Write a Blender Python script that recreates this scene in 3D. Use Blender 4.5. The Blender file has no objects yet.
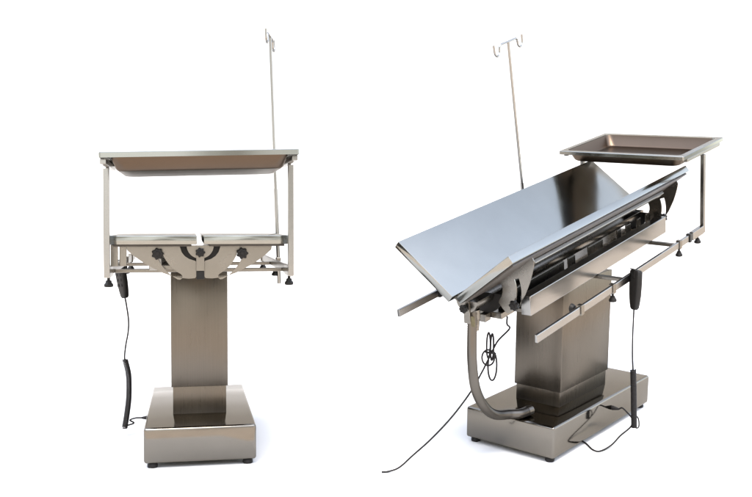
import bpy, bmesh, math, random
from mathutils import Vector, Matrix
random.seed(7)
SC = bpy.context.scene
COL = SC.collection
R = math.radians

# ------------------------------------------------------------------ materials
def new_mat(name):
    m = bpy.data.materials.new(name); m.use_nodes = True
    nt = m.node_tree; b = nt.nodes['Principled BSDF']
    return m, nt, b

def steel(name, col, rough, rvar=0.08, stretch=(1, 1, 1), scale=40, bump=0.0, smudge=0.05, aniso=0.0, grain=0.0, warp=0.0):
    """stainless sheet: grain stretched along one axis, soft handling smudges"""
    m, nt, b = new_mat(name); N = nt.nodes; L = nt.links
    tc = N.new('ShaderNodeTexCoord')
    mp = N.new('ShaderNodeMapping'); mp.inputs['Scale'].default_value = stretch
    L.new(tc.outputs['Object'], mp.inputs['Vector'])
    n1 = N.new('ShaderNodeTexNoise'); n1.inputs['Scale'].default_value = scale; n1.inputs['Detail'].default_value = 4
    L.new(mp.outputs['Vector'], n1.inputs['Vector'])
    n2 = N.new('ShaderNodeTexNoise'); n2.inputs['Scale'].default_value = 6; n2.inputs['Detail'].default_value = 5
    n2.inputs['Roughness'].default_value = .6
    L.new(tc.outputs['Object'], n2.inputs['Vector'])
    a = N.new('ShaderNodeMath'); a.operation = 'MULTIPLY_ADD'
    L.new(n1.outputs['Fac'], a.inputs[0]); a.inputs[1].default_value = rvar; a.inputs[2].default_value = rough - rvar * .5
    c = N.new('ShaderNodeMath'); c.operation = 'MULTIPLY_ADD'
    L.new(n2.outputs['Fac'], c.inputs[0]); c.inputs[1].default_value = smudge; L.new(a.outputs[0], c.inputs[2])
    L.new(c.outputs[0], b.inputs['Roughness'])
    r = N.new('ShaderNodeValToRGB')
    r.color_ramp.elements[0].position = .3; r.color_ramp.elements[1].position = .75
    r.color_ramp.elements[0].color = (*[x * .92 for x in col], 1); r.color_ramp.elements[1].color = (*col, 1)
    L.new(n2.outputs['Fac'], r.inputs['Fac']); L.new(r.outputs['Color'], b.inputs['Base Color'])
    if grain:     # faint light and dark lines of the brushing
        g_ = N.new('ShaderNodeMapRange'); g_.inputs[1].default_value = .3; g_.inputs[2].default_value = .7
        g_.inputs[3].default_value = 1 - grain; g_.inputs[4].default_value = 1 + grain; L.new(n1.outputs['Fac'], g_.inputs[0])
        vm = N.new('ShaderNodeVectorMath'); vm.operation = 'SCALE'; L.new(r.outputs['Color'], vm.inputs[0]); L.new(g_.outputs[0], vm.inputs['Scale'])
        L.new(vm.outputs[0], b.inputs['Base Color'])
    if warp:      # thin sheet is never quite flat
        n3 = N.new('ShaderNodeTexNoise'); n3.inputs['Scale'].default_value = 2.6; n3.inputs['Detail'].default_value = 1
        L.new(tc.outputs['Object'], n3.inputs['Vector'])
        bw = N.new('ShaderNodeBump'); bw.inputs['Strength'].default_value = warp; bw.inputs['Distance'].default_value = .008
        L.new(n3.outputs['Fac'], bw.inputs['Height']); L.new(bw.outputs['Normal'], b.inputs['Normal'])
    b.inputs['Metallic'].default_value = 1
    b.inputs['Specular Tint'].default_value = (.62, .6, .57, 1)
    b.inputs['Anisotropic'].default_value = aniso
    if bump:
        bp = N.new('ShaderNodeBump'); bp.inputs['Strength'].default_value = bump; bp.inputs['Distance'].default_value = .001
        L.new(n1.outputs['Fac'], bp.inputs['Height']); L.new(bp.outputs['Normal'], b.inputs['Normal'])
    return m

def plain(name, col, rough, spec=.5, nscale=60, var=.15, bump=.0):
    m, nt, b = new_mat(name); N = nt.nodes; L = nt.links
    tc = N.new('ShaderNodeTexCoord'); n = N.new('ShaderNodeTexNoise'); n.inputs['Scale'].default_value = nscale
    n.inputs['Detail'].default_value = 5
    L.new(tc.outputs['Object'], n.inputs['Vector'])
    r = N.new('ShaderNodeValToRGB'); r.color_ramp.elements[0].position = .3; r.color_ramp.elements[1].position = .7
    r.color_ramp.elements[0].color = (*[x * (1 - var) for x in col], 1); r.color_ramp.elements[1].color = (*[min(1, x * (1 + var)) for x in col], 1)
    L.new(n.outputs['Fac'], r.inputs['Fac']); L.new(r.outputs['Color'], b.inputs['Base Color'])
    b.inputs['Roughness'].default_value = rough; b.inputs['Specular IOR Level'].default_value = spec
    if bump:
        bp = N.new('ShaderNodeBump'); bp.inputs['Strength'].default_value = bump; bp.inputs['Distance'].default_value = .002
        L.new(n.outputs['Fac'], bp.inputs['Height']); L.new(bp.outputs['Normal'], b.inputs['Normal'])
    return m

ST = (.28, .277, .268)
SP = (.245, .251, .238)
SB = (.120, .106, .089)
SD = (.20, .187, .166)
M = dict(
    mirror=steel('base_cover_steel', (.160, .148, .130), .07, .03, (1, 40, 40), 30, 0, .06, .0, .0, .6),
    polished=steel('polished_steel', SP, .07, .03, (1, 40, 40), 30, 0, .12, .0, .0, .5),
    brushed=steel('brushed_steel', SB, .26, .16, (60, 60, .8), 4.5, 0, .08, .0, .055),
    brushed_long=steel('brushed_steel_lengthwise', ST, .22, .015, (60, .8, 60), 4.5, 0, .06, .0, .05),
    satin=steel('satin_steel', SD, .24, .01, (1, 1, 1), 60, 0, .06),
    tube=steel('tube_steel', ST, .16, .04, (1, 1, 1), 50, 0, .06),
    tray=steel('tray_steel', (.088, .066, .050), .30, .06, (1, 1, 1), 50, 0, .06),  # dark brown base colour stands in for reflections of brown surroundings
    black=plain('black_plastic', (.008, .0075, .007), .5, .2),
    rubber=plain('black_rubber', (.010, .009, .009), .6, .2),
    hose=steel('steel_braid_hose', (.115, .105, .092), .26, .06, (1, 1, 1), 50, 0, .08),
    underside=plain('dark_brown_underside', (.040, .033, .027), .5, .4, 25, .2),
    white=plain('white_backdrop', (.46, .46, .455), .9, .1, 3, .01),
    sheet=plain('pale_floor_sheet', (.54, .54, .535), .9, .1, 3, .01),
    paving=plain('tan_paving', (.56, .475, .385), .85, .2, 5, .3, .3),
    tag=plain('yellowed_tag', (.10, .085, .045), .6, .3),
)

# ------------------------------------------------------------------ mesh building
class MB:
    def __init__(s, T=None): s.bm = bmesh.new(); s.T = T or Matrix()
    def _add(s, verts, faces, smooth=False):
        vs = [s.bm.verts.new(s.T @ Vector(v)) for v in verts]
        for f in faces:
            try:
                fc = s.bm.faces.new([vs[i] for i in f]); fc.smooth = smooth
            except ValueError: pass
        return vs
    def box(s, x0, x1, y0, y1, z0, z1, bev=0, seg=2, X=None):
        b = bmesh.new(); bmesh.ops.create_cube(b, size=1)
        for v in b.verts:
            v.co = Vector(((x0 + x1) / 2 + v.co.x * (x1 - x0), (y0 + y1) / 2 + v.co.y * (y1 - y0), (z0 + z1) / 2 + v.co.z * (z1 - z0)))
        if bev: bmesh.ops.bevel(b, geom=b.edges[:], offset=bev, segments=seg, profile=.5, affect='EDGES', clamp_overlap=True)
        s.merge(b, X); return s
    def merge(s, b, X=None):
        X = s.T @ (X or Matrix())
        b.verts.index_update(); vs = [s.bm.verts.new(X @ v.co) for v in b.verts]
        for f in b.faces:
            try:
                nf = s.bm.faces.new([vs[v.index] for v in f.verts]); nf.smooth = f.smooth
            except ValueError: pass
        b.free()
    def tube(s, pts, r, n=12, cap=True, up=None):
        pts = [Vector(p) for p in pts]; rings = []; V = []; F = []
        t0 = (pts[1] - pts[0]).normalized()
        nrm = t0.orthogonal().normalized()
        for i, p in enumerate(pts):
            if i == 0: t = pts[1] - pts[0]
            elif i == len(pts) - 1: t = pts[-1] - pts[-2]
            else: t = (pts[i + 1] - pts[i]).normalized() + (pts[i] - pts[i - 1]).normalized()
            if t.length < 1e-9: t = t0
            t.normalize(); nrm = nrm - t * nrm.dot(t)
            nrm = nrm.normalized() if nrm.length > 1e-6 else t.orthogonal().normalized()
            bn = t.cross(nrm); rr = r[i] if isinstance(r, (list, tuple)) else r
            for k in range(n):
                a = 2 * math.pi * k / n; V.append(p + (nrm * math.cos(a) + bn * math.sin(a)) * rr)
            t0 = t
        m = len(pts)
        for i in range(m - 1):
            for k in range(n):
                F.append((i * n + k, i * n + (k + 1) % n, (i + 1) * n + (k + 1) % n, (i + 1) * n + k))
        vs = s._add(V, F, True)
        if cap:
            for ids in (range(n - 1, -1, -1), range((m - 1) * n, m * n)):
                try: s.bm.faces.new([vs[i] for i in ids])
                except ValueError: pass
        return s
    def lathe(s, prof, X, n=20, lobes=0, amp=0):
        """profile of (radius, height) turned round the local z axis of X"""
        V = []; F = []
        for (rad, h) in prof:
            for k in range(n):
                a = 2 * math.pi * k / n; rr = rad * (1 + amp * math.cos(lobes * a)) if lobes else rad
                V.append(X @ Vector((rr * math.cos(a), rr * math.sin(a), h)))
        m = len(prof)
        for i in range(m - 1):
            for k in range(n): F.append((i * n + k, i * n + (k + 1) % n, (i + 1) * n + (k + 1) % n, (i + 1) * n + k))
        F.append(tuple(range(n - 1, -1, -1))); F.append(tuple(range((m - 1) * n, m * n)))
        s._add(V, F, False); return s
    def plate(s, outline, holes, y0, y1):
        """flat plate in x-z with holes, thickness from y0 to y1"""
        b = bmesh.new(); es = []
        for lp in [outline] + holes:
            vs = [b.verts.new((p[0], y0, p[1])) for p in lp]
            es += [b.edges.new((vs[i], vs[(i + 1) % len(vs)])) for i in range(len(vs))]
        bmesh.ops.triangle_fill(b, use_beauty=True, use_dissolve=False, edges=es)
        g = bmesh.ops.extrude_face_region(b, geom=b.faces[:])
        for v in g['geom']:
            if isinstance(v, bmesh.types.BMVert): v.co.y = y1
        s.merge(b); return s
    def build(s, name, mat, parent=None, off=None, smooth_angle=None):
        bmesh.ops.recalc_face_normals(s.bm, faces=s.bm.faces[:])
        if off is not None: bmesh.ops.translate(s.bm, vec=-Vector(off), verts=s.bm.verts[:])
        me = bpy.data.meshes.new(name); s.bm.to_mesh(me); s.bm.free(); me.materials.append(mat)
        if smooth_angle:
            for p in me.polygons: p.use_smooth = True
            me.set_sharp_from_angle(angle=R(smooth_angle))
        o = bpy.data.objects.new(name, me); COL.objects.link(o)
        if parent: o.parent = parent
        return o

def spline(pts, n=10):
    """Catmull-Rom through the points"""
    P = [Vector(p) for p in pts]; P = [P[0] * 2 - P[1]] + P + [P[-1] * 2 - P[-2]]; out = []
    for i in range(1, len(P) - 2):
        a, b, c, d = P[i - 1:i + 3]
        for k in range(n):
            t = k / n
            out.append(.5 * ((2 * b) + (c - a) * t + (2 * a - 5 * b + 4 * c - d) * t * t + (3 * b - a - 3 * c + d) * t ** 3))
    out.append(P[-2]); return out

def empty(name, label, cat, mat, group=None):
    o = bpy.data.objects.new(name, None); COL.objects.link(o); o.empty_display_size = .1
    o.matrix_world = mat; o['label'] = label; o['category'] = cat
    if group: o['group'] = group
    return o

def at(loc, axis='Z'):
    T = Matrix.Translation(Vector(loc))
    if axis == '-Y': return T @ Matrix.Rotation(R(90), 4, 'X')
    if axis == 'Y': return T @ Matrix.Rotation(R(-90), 4, 'X')
    if axis == 'X': return T @ Matrix.Rotation(R(90), 4, 'Y')
    if axis == '-X': return T @ Matrix.Rotation(R(-90), 4, 'Y')
    if axis == '-Z': return T @ Matrix.Rotation(R(180), 4, 'X')
    return T

# ------------------------------------------------------------------ camera and placing
def rot(rx, ry, rz):
    return Matrix.Rotation(ry, 4, 'Y') @ Matrix.Rotation(rx, 4, 'X') @ Matrix.Rotation(rz, 4, 'Z')
CAM_PITCH = .0278                 # the camera looks very slightly down
W = Matrix.Rotation(-CAM_PITCH, 4, 'X')
EYE = .90121
LIFT = Matrix.Translation((0, 0, EYE))
T1 = LIFT @ W @ Matrix.Translation((-.73316, 3.97171, -.79108)) @ rot(.0278, 0, .19155)
T2 = LIFT @ W @ Matrix.Translation((.80367, 4.18225, -.76736)) @ rot(.16631, .00215, 2.45956)
cam = bpy.data.cameras.new('camera'); co = bpy.data.objects.new('camera', cam); COL.objects.link(co)
co.matrix_world = LIFT @ W @ Matrix.Rotation(R(90), 4, 'X')
cam.sensor_width = 36; cam.lens = 36 * 955.9 / 752; cam.clip_end = 2000; cam.clip_start = .05
SC.camera = co

# ------------------------------------------------------------------ dimensions (metres)
BX, BY0, BY1, BZ0, BZ1 = .2035, -.465, .432, .020, .1504
CX, CY0, CY1 = .1092, -.2262, .2109
TY0, TY1, TZ = -.7373, .8141, .8554
PW, GAP, PT = .300, .008, .030
XR, RZ = .3016, .7357
ARC = [(.070, -.033), (.062, -.058), (.052, -.071), (.037, -.081), (.018, -.087), (.010, -.093), (.009, -.120), (.011, -.138), (.018, -.147),
       (.040, -.1485), (.070, -.145), (.098, -.138), (.125, -.128), (.150, -.115), (.176, -.101), (.200, -.085), (.224, -.067), (.243, -.050), (.246, -.033)]

def slot(c, r, a0, a1, hw, n=10):
    o = []
    for k in range(n + 1):
        a = R(a0 + (a1 - a0) * k / n); o.append((c[0] + (r + hw) * math.cos(a), c[1] - (r + hw) * math.sin(a)))
    for k in range(1, 4):
        a = R(a1) ; b = a + math.pi * k / 4
        o.append((c[0] + r * math.cos(a) + hw * math.cos(b), c[1] - r * math.sin(a) - hw * math.sin(b)))
    for k in range(n, -1, -1):
        a = R(a0 + (a1 - a0) * k / n); o.append((c[0] + (r - hw) * math.cos(a), c[1] - (r - hw) * math.sin(a)))
    return o

def star_knob(loc, axis, mat, parent, r=.021, off=None):
    m = MB(); X = at(loc, axis) if isinstance(axis, str) else axis
    m.lathe([(.007, 0), (.007, .012)], X, 12)
    m.lathe([(r * .85, .010), (r, .013), (r, .022), (r * .85, .026), (r * .45, .027), (r * .4, .030)], X, 42, 7, .13)
    return m.build('lock_knob', mat, parent, off, 35)

def hang_knob(m, loc, T, drop=.022):
    """clamp screw with a flared black hand knob below"""
    X = T @ at(loc, '-Z')
    m.lathe([(.005, 0), (.005, drop), (.0095, drop + .002), (.0105, drop + .009), (.0145, drop + .013), (.0155, drop + .018), (.0148, drop + .022), (.009, drop + .024)], X, 18)

def sleeve(T, x, y, w=.022):
    m = MB(T); t = .004
    m.box(x - .0105, x + .0105, y - w / 2, y + w / 2, RZ - .0195, RZ + .0195, .0015)
    return m

# ------------------------------------------------------------------ one operating table
def make_table(MT, lab, ang_r, ang_l, tau, dz, step, cfg):
    GAP = cfg.get('gap', .008)
    TT = Matrix.Translation((0, 0, dz)) @ Matrix.Translation((0, 0, TZ - .2)) @ Matrix.Rotation(-tau, 4, 'X') @ Matrix.Translation((0, 0, -(TZ - .2)))
    t = empty('operating_table', lab, 'operating table', MT, 'stainless steel operating tables')
    # --- base
    b = MB().box(-BX, BX, BY0, BY1, BZ0, BZ1, .010, 4).build('base', M['mirror'], t, None, 40)
    for sx in (-1, 1):
        for y in (BY0 + .03, BY1 - .03):
            MB().lathe([(.017, 0), (.019, .003), (.019, .012), (.014, .0205)], at((sx * (BX - .03), y, 0)), 20).build('foot', M['rubber'], b, None, 40)
    # --- column
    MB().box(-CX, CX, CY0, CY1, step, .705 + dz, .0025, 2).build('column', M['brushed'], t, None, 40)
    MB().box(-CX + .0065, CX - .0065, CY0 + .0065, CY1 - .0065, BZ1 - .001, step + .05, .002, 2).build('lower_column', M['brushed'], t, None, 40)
    # --- tilting head and underframe
    hd = MB(TT); hd.box(-.075, .075, -.17, .17, .672, .7125, .003); hd.box(-.055, .055, -.10, .10, .64, .676, .003)
    hd.build('tilt_head', M['satin'], t)
    MB(TT).box(-.060, .060, -.655, .600, .712, .737, .002).build('spine', M['satin'], t)
    for sx in (-1, 1):
        if sx < 0:
            bm_ = MB(TT)
            bm_.box(-.172, -.130, -.665, .575, .735, .812, .0025)
            bm_.build('side_beam', M['brushed_long'], t)
            for (y0, y1) in ((.18, .56), (.085, .145), (-.165, -.03), (-.345, -.305), (-.445, -.395), (-.55, -.515), (-.655, -.61)):
                MB(TT).box(-.1305, -.0200, y0, y1, .7374, .752, .001).box(-.100, -.094, y0, y1, .7515, .828, .001).build('cross_member', M['satin'], t)
        for y in (-.507, .028):
            a0, a1 = sorted((sx * .06, sx * (XR - .006)))
            MB(TT).box(a0, a1, y - .011, y + .011, .7205, .7335, .0015).build('support_arm', M['satin'], t)
    # --- V panels, each with its stiffeners and slotted quadrants
    for sx, ang in ((1, ang_r), (-1, ang_l)):
        P = TT @ Matrix.Translation((0, 0, TZ)) @ Matrix.Rotation(-sx * ang, 4, 'Y')
        x0, x1 = sorted((sx * GAP, sx * PW))
        pan = MB(P).box(x0, x1, TY0, TY1, -PT, 0, .0022, 2).build('tabletop_panel', M['polished'], t, None, 40)
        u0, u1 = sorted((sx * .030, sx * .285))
        MB(P).box(u0, u1, TY0 + .012, TY1 - .012, -PT - .007, -PT - .0002, .001).build('underside_plate', M['underside'], pan)  # dark brown plate added to darken the panel underside
        st = MB(P)
        for xx, ww in ((.185, .017),):
            a0, a1 = sorted((sx * (xx - ww), sx * (xx + ww)))
            st.box(a0, a1, -.60, .56, -PT - .024, -PT - .0072, .003)
        st.build('stiffener', M['satin'], pan)
        for y in (-.684, .620):
            out = [(sx * p, q) for p, q in ARC]
            MB(P).plate(out, [[(sx * p, q) for p, q in slot((0, -.015), .145, 19, 61, .0105)]], y - .0025, y + .0025).build('slotted_quadrant', M['satin'], pan)
        for y, ax in ((-.6866, '-Y'), (.6226, 'Y')):
            k = star_knob((0, 0, 0), TT @ at((sx * .142, y, TZ - .062), ax), M['black'], t, .0185)
    # --- drain gutter under the groove
    g = MB(TT); V = []; F = []; n = 18; r1, r2 = .045, .042; zc = TZ - .034; ya, yb = -.70, .735
    prof = [(r1 * math.cos(math.pi * k / n), -r1 * math.sin(math.pi * k / n)) for k in range(n + 1)] + [(r2 * math.cos(math.pi * k / n), -r2 * math.sin(math.pi * k / n)) for k in range(n, -1, -1)]
    for y in (ya, yb):
        V += [(p[0], y, zc + p[1]) for p in prof]
    m_ = len(prof); F = [(i, (i + 1) % m_, m_ + (i + 1) % m_, m_ + i) for i in range(m_)]
    g._add(V, F, False)
    half = [(.0455 * math.cos(math.pi * k / n), zc - .0455 * math.sin(math.pi * k / n)) for k in range(n + 1)]
    g.plate(half, [], ya - .002, ya + .001)
    if cfg.get('end_count', 2) == 2: g.plate(half, [], yb - .001, yb + .002)
    gut = g.build('gutter', M['satin'], t, None, 35)
    for y, ax, s_ in ((ya - .0045, '-Y', -1), (yb + .0045, 'Y', 1))[:cfg.get('end_count', 2)]:
        q = MB(TT); y0, y1 = sorted((y - s_ * .0025 + s_ * .0003, y + s_ * .002))
        q.box(-.0135, .0135, y0, y1, TZ - .121, TZ - .034, .001)
        q.build('end_strap', M['satin'], gut)
        star_knob((0, 0, 0), TT @ at((0, y + s_ * .002, TZ - .058), ax), M['black'], t, .015)
    # dark hinge block below each strap
    for y0, y1 in ((-.700, -.657), (.602, .640)):
        MB(TT).box(-.0135, .0135, y0, y1, TZ - .150, TZ - .118, .003).build('hinge_block', M['black'] if y0 < 0 else M['satin'], t)
    # black plates added behind the quadrants, standing in for shade in the gaps
    for y0, y1 in ((-.6805, -.6765), (.6125, .6165))[:cfg.get('end_count', 2)]:
        n_ = 20; shade_outline = [(.080 * math.cos(math.pi * k / n_), TZ - .038 - .080 * math.sin(math.pi * k / n_)) for k in range(n_ + 1)]
        MB(TT).plate(shade_outline, [], y0, y1).build('gap_shade_plate', M['black'], t)
    # --- accessory rails
    for sx, ys in ((-1, cfg['clamps_l']), (1, cfg['clamps_r'])):
        MB(TT).box(sx * XR - .006, sx * XR + .006, -.765, .765, RZ - .0150, RZ + .0150, .002).build('side_rail', M['brushed_long'], t)
        for (y, kind) in ys:
            c = sleeve(TT, sx * XR, y).build('rail_clamp', M['black'] if kind.startswith('black') else M['satin'], t)
            if kind == 'hang':
                k = MB(); hang_knob(k, (sx * XR, y, RZ - .019), TT, .012); k.build('clamp_knob', M['black'], c, None, 40)
            elif kind in ('side', 'black'):
                k = MB(); k.lathe([(.005, 0), (.005, .012), (.012, .014), (.017, .022), (.018, .028), (.012, .032)], TT @ at((sx * (XR - .0105), y, RZ), 'X' if sx < 0 else '-X'), 18)
                k.build('clamp_knob', M['black'], c, None, 40)
    return t, TT

def make_tray(MT, TT, lab, roll=0.0):
    """instrument tray on its clamp-on posts, held by the ends of the accessory rails"""
    off = TT @ Vector((0, -.775, RZ)); root = empty('instrument_tray', lab, 'instrument tray', MT @ Matrix.Translation(off), 'instrument trays over the table ends')
    zt = 1.1209; y0, y1, hx = -1.0288, -.5441, .3034
    RT = TT @ Matrix.Translation((0, -.78, zt)) @ Matrix.Rotation(-roll, 4, 'Y') @ Matrix.Translation((0, .78, -zt))
    m = MB(RT); V = []; F = []
    def loop(ix, z, rad, n=5):
        a, b = hx - ix, 0
        xa, xb, ya, yb = -hx + ix, hx - ix, y0 + ix, y1 - ix; o = []
        for (cx, cy, s) in ((xb - rad, yb - rad, 0), (xa + rad, yb - rad, 90), (xa + rad, ya + rad, 180), (xb - rad, ya + rad, 270)):
            for k in range(n + 1):
                an = R(s + 90 * k / n); o.append((cx + rad * math.cos(an), cy + rad * math.sin(an), z))
        return o
    rings = [loop(.003, zt - .017, .004), loop(0, zt - .017, .006), loop(0, zt - .002, .006), loop(.002, zt, .006), loop(.026, zt, .022), loop(.029, zt - .002, .024),
             loop(.045, zt - .050, .032), loop(.052, zt - .056, .034), loop(.060, zt - .0575, .036)]
    inner = [[(x, y, z - .0022) for x, y, z in loop(.0605, zt - .0580, .036)], [(x, y, z - .0015) for x, y, z in loop(.051, zt - .0575, .036)], loop(.0435, zt - .051, .034), loop(.0275, zt - .004, .024), loop(.004, zt - .0035, .006)]
    n = len(rings[0])
    def skin(rr, closed=False, caps=()):
        m = MB(RT); V = []; F = []
        for q in rr: V += q
        k_ = len(rr)
        for i in range(k_ if closed else k_ - 1):
            for k in range(n): F.append((i * n + k, i * n + (k + 1) % n, ((i + 1) % k_) * n + (k + 1) % n, ((i + 1) % k_) * n + k))
        for c in caps: F.append(tuple(c * n + k for k in range(n)))
        m._add(V, F, False); return m
    lip_in = loop(.0265, zt - .0035, .022); lip_under = loop(.004, zt - .0035, .006)
    pan_top = loop(.0268, zt - .0022, .022); pan_in = loop(.0285, zt - .0020, .024)
    # the pan: outside skin down, then the inside skin back up
    ins = [loop(.0595, zt - .0555, .036), loop(.0515, zt - .0545, .034), loop(.0462, zt - .049, .032), pan_in]
    m = MB(RT); V = []; F = []; seq = rings[6:]
    outer = [pan_top] + seq; inn = ins
    for q in outer + inn: V += q
    a = len(outer)
    for i in list(range(a - 1)) + list(range(a, a + len(inn) - 1)):
        for k in range(n): F.append((i * n + k, i * n + (k + 1) % n, (i + 1) * n + (k + 1) % n, (i + 1) * n + k))
    F.append(tuple((a - 1) * n + k for k in range(n))); F.append(tuple(a * n + k for k in range(n)))
    e = a + len(inn) - 1
    for k in range(n): F.append((e * n + k, e * n + (k + 1) % n, (k + 1) % n, k))
    m._add(V, F, False)
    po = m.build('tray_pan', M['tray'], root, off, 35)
    skin([rings[0], rings[1], rings[2], rings[3], rings[4], lip_in, lip_under], True).build('tray_rim', M['polished'], root, off, 35)
    for sx in (-1, 1):
        ztop = zt - .0175 - .016 + sx * roll * XR
        MB(TT).box(sx * .294 - .009, sx * .294 + .009, -.985, -.590, ztop + .0003, ztop + .0157, .0015).build('support_bar', M['tube'], root, off)
        MB(TT).box(sx * XR - .0095, sx * XR + .0095, -.7855, -.7665, RZ - .018, ztop, .002).build('post', M['tube'], root, off)
        MB(TT).box(sx * XR - .0098, sx * XR + .0098, -.7662, -.640, RZ - .019, RZ + .019, .002).build('foot_bar', M['tube'], root, off)
        k = MB(); hang_knob(k, (sx * XR, -.715, RZ - .0188), TT, .010); k.build('clamp_knob', M['black'], root, off, 40)
    return root

def make_pole(MT, TT, lab, y, lean_y, lean_x, hook_turn, top):
    """drip stand clamped to the right-hand rail: tube with a twin-hook bar on top"""
    zb = RZ - .085
    PT_ = TT @ Matrix.Translation((XR + .017, y, RZ)) @ Matrix.Rotation(lean_x, 4, 'Y') @ Matrix.Rotation(lean_y, 4, 'X')
    off = PT_ @ Vector((0, 0, zb - RZ)); root = empty('iv_pole', lab, 'drip stand', MT @ Matrix.Translation(off), 'drip stands clamped to the tables')
    h = top - RZ
    MB(PT_).tube([(0, 0, -.085), (0, 0, .30)], .0074, 16).tube([(0, 0, .2995), (0, 0, h)], .0060, 16).build('pole', M['tube'], root, off, 50)
    H = PT_ @ Matrix.Translation((0, 0, h)) @ Matrix.Rotation(hook_turn, 4, 'Z'); pts = []
    r = .0215
    side = []
    a = .046
    half = [(0, 0, 0), (0, .060, .001), (0, .072, -.001), (0, .079, -.007), (0, .082, -.016)]
    cyy, czz = .083 + r, -.020
    for k in range(1, 10):
        an = math.pi + math.pi * k / 9; half.append((0, cyy + r * math.cos(an), czz + r * math.sin(an)))
    half += [(0, .084 + 2 * r, -.010), (0, .085 + 2 * r, .008)]
    lo = [(x, -yy, z) for x, yy, z in half[::-1]]
    MB(H).tube(spline(lo + half[1:], 4), .0046, 10).build('hook_bar', M['tube'], root, off, 50)
    c = MB(TT).box(XR + .0062, XR + .0262, y - .014, y + .014, RZ - .022, RZ + .022, .003).build('pole_clamp', M['satin'], root, off)
    k = MB(); hang_knob(k, (XR + .006, y + .016, RZ - .021), TT, .010); k.build('clamp_knob', M['black'], c, off, 40)
    return root

def make_handset(MT, lab, top, tilt, yaw, cord, coil, loop, tail=None):
    off = Vector((top[0], top[1], 0)); root = empty('hand_control', lab, 'hand control', MT @ Matrix.Translation(off), 'wired hand controls hung on the rails')
    X = Matrix.Translation(Vector(top)) @ Matrix.Rotation(tilt, 4, 'Y') @ Matrix.Rotation(yaw, 4, 'Z')
    m = MB(X); b = bmesh.new()
    secs = [(0, .024, .010), (-.006, .0285, .0135), (-.05, .029, .0145), (-.10, .027, .014), (-.135, .0225, .013), (-.155, .0175, .012), (-.162, .012, .009)]
    V = []; F = []; n = 20
    for z, a, c in secs:
        for k in range(n):
            an = 2 * math.pi * k / n; cx, sy = math.cos(an), math.sin(an)
            V.append((a * math.copysign(abs(cx) ** .45, cx), c * math.copysign(abs(sy) ** .45, sy), z))
    for i in range(len(secs) - 1):
        for k in range(n): F.append((i * n + k, i * n + (k + 1) % n, (i + 1) * n + (k + 1) % n, (i + 1) * n + k))
    F.append(tuple(range(n))); F.append(tuple(range((len(secs) - 1) * n, len(secs) * n)))
    m._add(V, F, False)
    hb = m.build('handset', M['black'], root, off, 45)
    for i in range(4):
        for s in (-1, 1):
            MB(X).box(s * .011 - .006, s * .011 + .006, -.0165, -.0130, -.040 - i * .022 - .006, -.040 - i * .022 + .006, .0012).build('button', M['rubber'], hb, off)
    MB(X).box(-.012, .012, .0135, .0170, -.03, .004, .001).box(-.012, .012, .0135, .024, .0042, .0075, .001).build('hook', M['black'], hb, off)
    MB().tube(spline(cord, 10), .0034, 8).build('cord', M['rubber'], root, off, 60)
    # coiled length: a helix round the line from coil[0] to coil[-1]
    line = spline(coil, 24); pts = []
    tot = sum((line[i + 1] - line[i]).length for i in range(len(line) - 1)); turns = int(tot / .0066); d = 0
    for i in range(len(line) - 1):
        for s in range(6 * 1):
            f = s / 6; p = line[i].lerp(line[i + 1], f); dd = d + (line[i + 1] - line[i]).length * f
            pts.append((p, dd))
        d += (line[i + 1] - line[i]).length
    hel = []; ns = turns * 9
    for j in range(ns + 1):
        dd = tot * j / ns
        i = min(range(len(pts)), key=lambda q: abs(pts[q][1] - dd)); p = pts[i][0]; p = Vector((p.x, p.y, p.z))
        t = (line[min(len(line) - 1, i // 6 + 1)] - line[max(0, i // 6 - 1)]).normalized(); u = t.orthogonal().normalized(); w = t.cross(u)
        p = line[0] + (p - line[0]).project(t) + ((p - line[0]) - (p - line[0]).project(t)) if False else p
        k = dd - pts[i][1]; p = p + t * k
        a = 2 * math.pi * turns * j / ns; hel.append(p + (u * math.cos(a) + w * math.sin(a)) * .0098)
    MB().tube(hel, .0032, 6).build('coiled_cord', M['rubber'], root, off, 60)
    MB().tube(spline(loop, 10), .0034, 8).build('lead', M['rubber'], root, off, 60)
    if tail: MB().tube(spline(tail, 10), .0030, 8).build('lead', M['rubber'], root, off, 60)
    e = Vector((-BX - .0002, loop[-1][1], loop[-1][2])); MB().lathe([(.009, 0), (.010, .004), (.007, .020), (.004, .032)], at(e, '-X'), 14).build('plug', M['rubber'], root, off, 40)
    return root

# ================================================================== the two tables
t1, TT1 = make_table(T1, 'stainless steel operating table with its top panels level, seen end-on below a raised tray', 0, 0, 0, 0, .2571,
    dict(clamps_l=[(.17, 'hang'), (.504, 'hang')], clamps_r=[(.497, 'hang')], gap=.0115, end_count=1))
MB(TT1).box(-.296, -.272, -.700, -.690, RZ + .016, TZ - PT - .001, .0015).box(-.268, -.245, -.690, -.670, RZ + .016, TZ - PT - .001, .002).build('side_bracket', M['satin'], t1)
make_tray(T1, TT1, 'shallow steel tray seen from underneath, raised over the level table on two posts', .03)
make_pole(T1, TT1, 'thin drip pole rising behind the right end of the tray seen from underneath', -.12, 0, -.034, R(-12), 1.650)
make_handset(T1, 'black hand control hanging below the left rail of the level table beside its bare column', (-.327, .09, .744), R(-9), R(-55),
    [(-.302, .093, .585), (-.298, .10, .56), (-.289, .10, .491), (-.291, .10, .44), (-.300, .10, .39), (-.306, .10, .340), (-.303, .10, .31)],
    [(-.304, .10, .325), (-.291, .10, .265), (-.289, .10, .21), (-.291, .10, .154), (-.300, .10, .085), (-.308, .10, .037)],
    [(-.306, .10, .045), (-.270, .095, .057), (-.285, .085, .072), (-.262, .07, .083), (-.236, .055, .086)])

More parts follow.
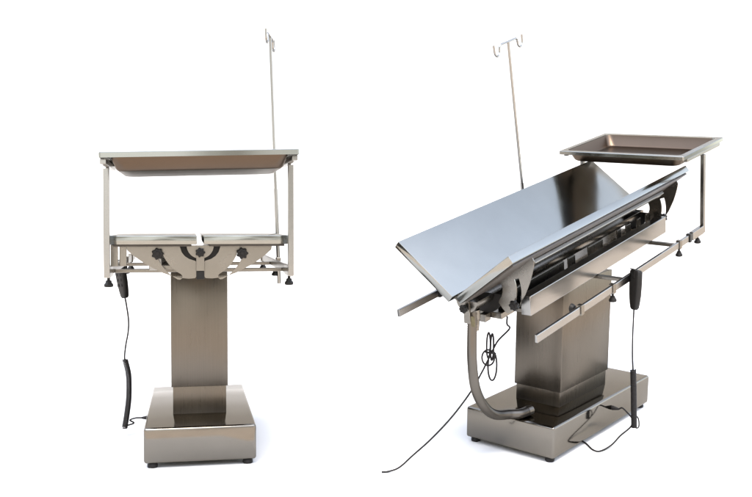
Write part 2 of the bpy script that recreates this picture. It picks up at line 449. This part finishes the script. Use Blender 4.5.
t2, TT2 = make_table(T2, 'stainless operating table with panels folded to a V and a drain hose to its base', .6758, .6667, .1389, -.0369, .2154,
    dict(clamps_l=[(.436, 'side'), (.168, 'hang'), (-.497, 'hang'), (-.612, 'black2')], clamps_r=[(.49, 'black')]))
make_tray(T2, TT2, 'open steel tray seen from above, on posts past the far end of the V', 0)
make_pole(T2, TT2, 'drip pole with two open hooks standing behind the mirror-like V-shaped table top', -.246, -.094, 0, R(3), 1.675)
make_handset(T2, 'black hand control hanging on the near rail of the V-shaped table by its column', (-.328, .022, .728), 0, R(-28),
    [(-.326, .022, .567), (-.325, .02, .52), (-.322, .012, .44), (-.320, .0, .36), (-.322, -.008, .300)],
    [(-.322, -.008, .304), (-.322, -.022, .22), (-.322, -.034, .13), (-.322, -.046, .045)],
    [(-.150, .13, .006), (-.20, .15, .005), (-.255, .195, .004), (-.285, .19, .004), (-.300, .12, .012), (-.302, .04, .030), (-.308, -.045, .046), (-.300, -.075, .068), (-.282, -.066, .094), (-.262, -.055, .115), (-.236, -.078, .098)],
    [(-.322, -.046, .052), (-.325, -.065, .038), (-.325, -.088, .040), (-.322, -.086, .072), (-.320, -.058, .098), (-.320, -.035, .130)])
# drain hose and outlet
o0 = TT2 @ Vector((0, .690, TZ - .086)); up = (TT2.to_3x3() @ Vector((0, 0, 1))).normalized()
MB().tube([o0 + up * .004, o0 - up * .03], .0215, 20).tube([o0 - up * .0295, o0 - Vector((0, 0, .075))], .0195, 20).build('drain_outlet', M['satin'], t2, None, 50)
hp = spline([o0 - Vector((0, 0, .05)), (0, .709, .63), (0, .711, .54), (0, .708, .45), (0, .688, .35), (0, .647, .276), (-.002, .590, .218), (-.005, .530, .186), (-.022, .470, .176), (-.047, .425, .172), (-.056, .375, .173)], 26)
MB().tube(hp, [.0180 + (.0016 if i % 2 else -.0006) for i in range(len(hp))], 16).build('drain_hose', M['hose'], t2)
e = Vector((-.056, .375, .173)); d = (hp[-1] - hp[-3]).normalized()
MB().tube([e - d * .012, e + d * .014], .0205, 18).build('hose_cuff', M['hose'], t2, None, 50)
MB(TT2).box(-.036, -.020, .742, .745, TZ - .128, TZ - .088, .001).build('tag', M['tag'], t2)
# tied mains lead hanging under the quadrant, running off over the floor
c0 = TT2 @ Vector((-.10, .628, TZ - .145))
MB().tube(spline([c0 + Vector((0, 0, .03)), c0, (-.06, .545, .545), (-.030, .575, .50), (-.010, .585, .455)], 10), .0036, 8).build('mains_lead', M['rubber'], t2, None, 60)
bun = MB()
for i, (dx, w, z0, z1) in enumerate(((-.004, .006, .42, .525), (.006, .007, .43, .530), (-.006, .017, .340, .455), (.006, .024, .400, .462))):
    cy = .588; cz = (z0 + z1) / 2; hz = (z1 - z0) / 2; pts = []
    for k in range(25):
        a = 2 * math.pi * k / 24; pts.append((-.005 + dx + w * math.cos(a) * .85, cy + dx + w * .5 * math.cos(a), cz + hz * math.sin(a)))
    bun.tube(pts, .0036, 8)
bun.tube([(-.022, .574, .447), (.010, .592, .449), (.012, .600, .453), (-.020, .594, .455)], .0034, 6)
bun.build('cord_bundle', M['rubber'], t2, None, 60)
MB().tube(spline([(-.005, .590, .44), (.026, .602, .365), (.050, .645, .29), (.085, .715, .205), (.135, .775, .125), (.18, .83, .065), (.215, .868, .02), (.243, .899, .006), (.262, .918, .005)], 10), .0036, 8).build('mains_lead', M['rubber'], t2, None, 60)

# ================================================================== setting
nR = (T2.to_3x3() @ Vector((0, 0, 1))).normalized(); pR = T2.translation
def sstep(a, b, x):
    t = max(0, min(1, (x - a) / (b - a))); return t * t * (3 - 2 * t)
def hgt(x, y):
    yc = max(3.05, min(5.25, y)); xc = max(-.2, min(2.0, x))
    zr = pR.z - (nR.x * (xc - pR.x) + nR.y * (yc - pR.y)) / nR.z
    return zr * sstep(-.34, -.06, x)
m = MB(); nx, ny = 141, 81; X0, X1, Y0, Y1 = -9, 9, 2.25, 9.0
xs = [-4.2, -3, -2.2, -1.5] + [-1.2 + i * .04 for i in range(101)] + [2.9, 3.0, 3.3]
ys = [2.6, 2.7, 2.85, 3.0] + [3.05 + i * .05 for i in range(45)] + [5.3, 5.6, 6, 7, 8, 9]
def edge(x, y):   # the sheet is narrower towards the front
    lim = .40 * y + .55
    if x > 2.8: return lim + .2 * (x - 2.8) / .5
    if x < -1.6: return -lim - .3 * (-1.6 - x) / 2.6
    return max(-lim, min(lim, x))
V = [(edge(x, y), y, hgt(edge(x, y), y)) for y in ys for x in xs]; F = []
for j in range(len(ys) - 1):
    for i in range(len(xs) - 1):
        a = j * len(xs) + i; F.append((a, a + 1, a + len(xs) + 1, a + len(xs)))
n0 = len(V)
for x in xs: V.append((edge(x, 2.6), 2.6, -.21))
for i in range(len(xs) - 1): F.append((i, n0 + i, n0 + i + 1, i + 1))
m._add(V, F, True)
g = m.build('ground', M['sheet']); g['kind'] = 'structure'
# white backdrop standing at the end of the white floor
V = []; F = []
prof = [(8.9, -.22)] + [(8.2 + .8 * math.sin(R(a)), .5 - .8 * math.cos(R(a)) + .22) for a in range(0, 91, 10)] + [(9.0, 2.0), (9.0, 5.0)]
prof = [(8.0, -.10), (8.2, -.09)] + [(8.2 + .8 * math.sin(R(a)), .71 - .8 * math.cos(R(a))) for a in range(10, 91, 10)] + [(9.0, 2.0), (9.0, 3.7), (9.03, 3.7), (9.03, -.2)]
for x in (-5.2, 5.2): V += [(x, y, z) for y, z in prof]
k = len(prof); F = [(i, i + 1, k + i + 1, k + i) for i in range(k - 1)]
m = MB(); m._add(V, F, False); o = m.build('backdrop', M['white'], None, None, 30); o['kind'] = 'structure'
m = MB(); m._add([(-30, -13, -.2), (30, -13, -.2), (30, 40, -.2), (-30, 40, -.2)], [(0, 1, 2, 3)])
o = m.build('paving', M['paving']); o['kind'] = 'structure'

# ================================================================== light
SUN_EL, SUN_AZ = R(62), R(182)     # azimuth clockwise from +Y: behind the camera, slightly left
w = bpy.data.worlds.new('World'); SC.world = w; w.use_nodes = True; nt = w.node_tree
bg = nt.nodes['Background']; sky = nt.nodes.new('ShaderNodeTexSky'); sky.sky_type = 'NISHITA'; sky.sun_disc = False
sky.sun_elevation = SUN_EL; sky.sun_rotation = SUN_AZ; sky.air_density = 1.0; sky.dust_density = 1.5; sky.ozone_density = 1.0
hs = nt.nodes.new('ShaderNodeHueSaturation'); hs.inputs['Saturation'].default_value = .47
nt.links.new(sky.outputs[0], hs.inputs['Color']); 
# uneven pale band added low in the sky behind the camera for steel reflections
N = nt.nodes; L = nt.links
tc = N.new('ShaderNodeTexCoord'); sx = N.new('ShaderNodeSeparateXYZ'); L.new(tc.outputs['Generated'], sx.inputs[0])
ns = N.new('ShaderNodeTexNoise'); ns.inputs['Scale'].default_value = 3.5; ns.inputs['Detail'].default_value = 6; L.new(tc.outputs['Generated'], ns.inputs['Vector'])
def mrange(src, a, b, c, d):
    n = N.new('ShaderNodeMapRange'); n.interpolation_type = 'SMOOTHSTEP'; L.new(src, n.inputs[0])
    for i, v_ in enumerate((a, b, c, d)): n.inputs[i + 1].default_value = v_
    return n.outputs[0]
def math_(op, a, b):
    n = N.new('ShaderNodeMath'); n.operation = op
    for i, v_ in enumerate((a, b)):
        if isinstance(v_, (int, float)): n.inputs[i].default_value = v_
        else: L.new(v_, n.inputs[i])
    return n.outputs[0]
hz = math_('ADD', sx.outputs['Z'], math_('MULTIPLY', math_('SUBTRACT', ns.outputs['Fac'], .5), .25))
fac = math_('MULTIPLY', mrange(hz, .36, .42, 1, 0), mrange(sx.outputs['Y'], .15, .02, 0, 1))
cr = N.new('ShaderNodeValToRGB'); cr.color_ramp.elements[0].position = .40; cr.color_ramp.elements[1].position = .60
cr.color_ramp.elements[0].color = (.9, .82, .70, 1); cr.color_ramp.elements[1].color = (2.9, 2.85, 2.7, 1)
L.new(ns.outputs['Fac'], cr.inputs['Fac'])
mx = N.new('ShaderNodeMix'); mx.data_type = 'RGBA'
L.new(fac, mx.inputs[0]); L.new(hs.outputs[0], mx.inputs[6]); L.new(cr.outputs['Color'], mx.inputs[7])
L.new(mx.outputs[2], bg.inputs[0]); bg.inputs[1].default_value = .13
s = bpy.data.lights.new('sun', 'SUN'); s.energy = .5; s.angle = R(30); s.color = (1, .88, .72)
so = bpy.data.objects.new('sun', s); COL.objects.link(so)
dirv = Vector((math.sin(SUN_AZ) * math.cos(SUN_EL), math.cos(SUN_AZ) * math.cos(SUN_EL), math.sin(SUN_EL)))
so.rotation_euler = dirv.to_track_quat('Z', 'Y').to_euler(); so.location = dirv * 20
SC.view_settings.view_transform = 'Standard'; SC.view_settings.look = 'None'; SC.view_settings.gamma = 1
SC.view_settings.exposure = 2.9
SC.cycles.max_bounces = 8; SC.cycles.glossy_bounces = 6
SC.cycles.sample_clamp_indirect = 6
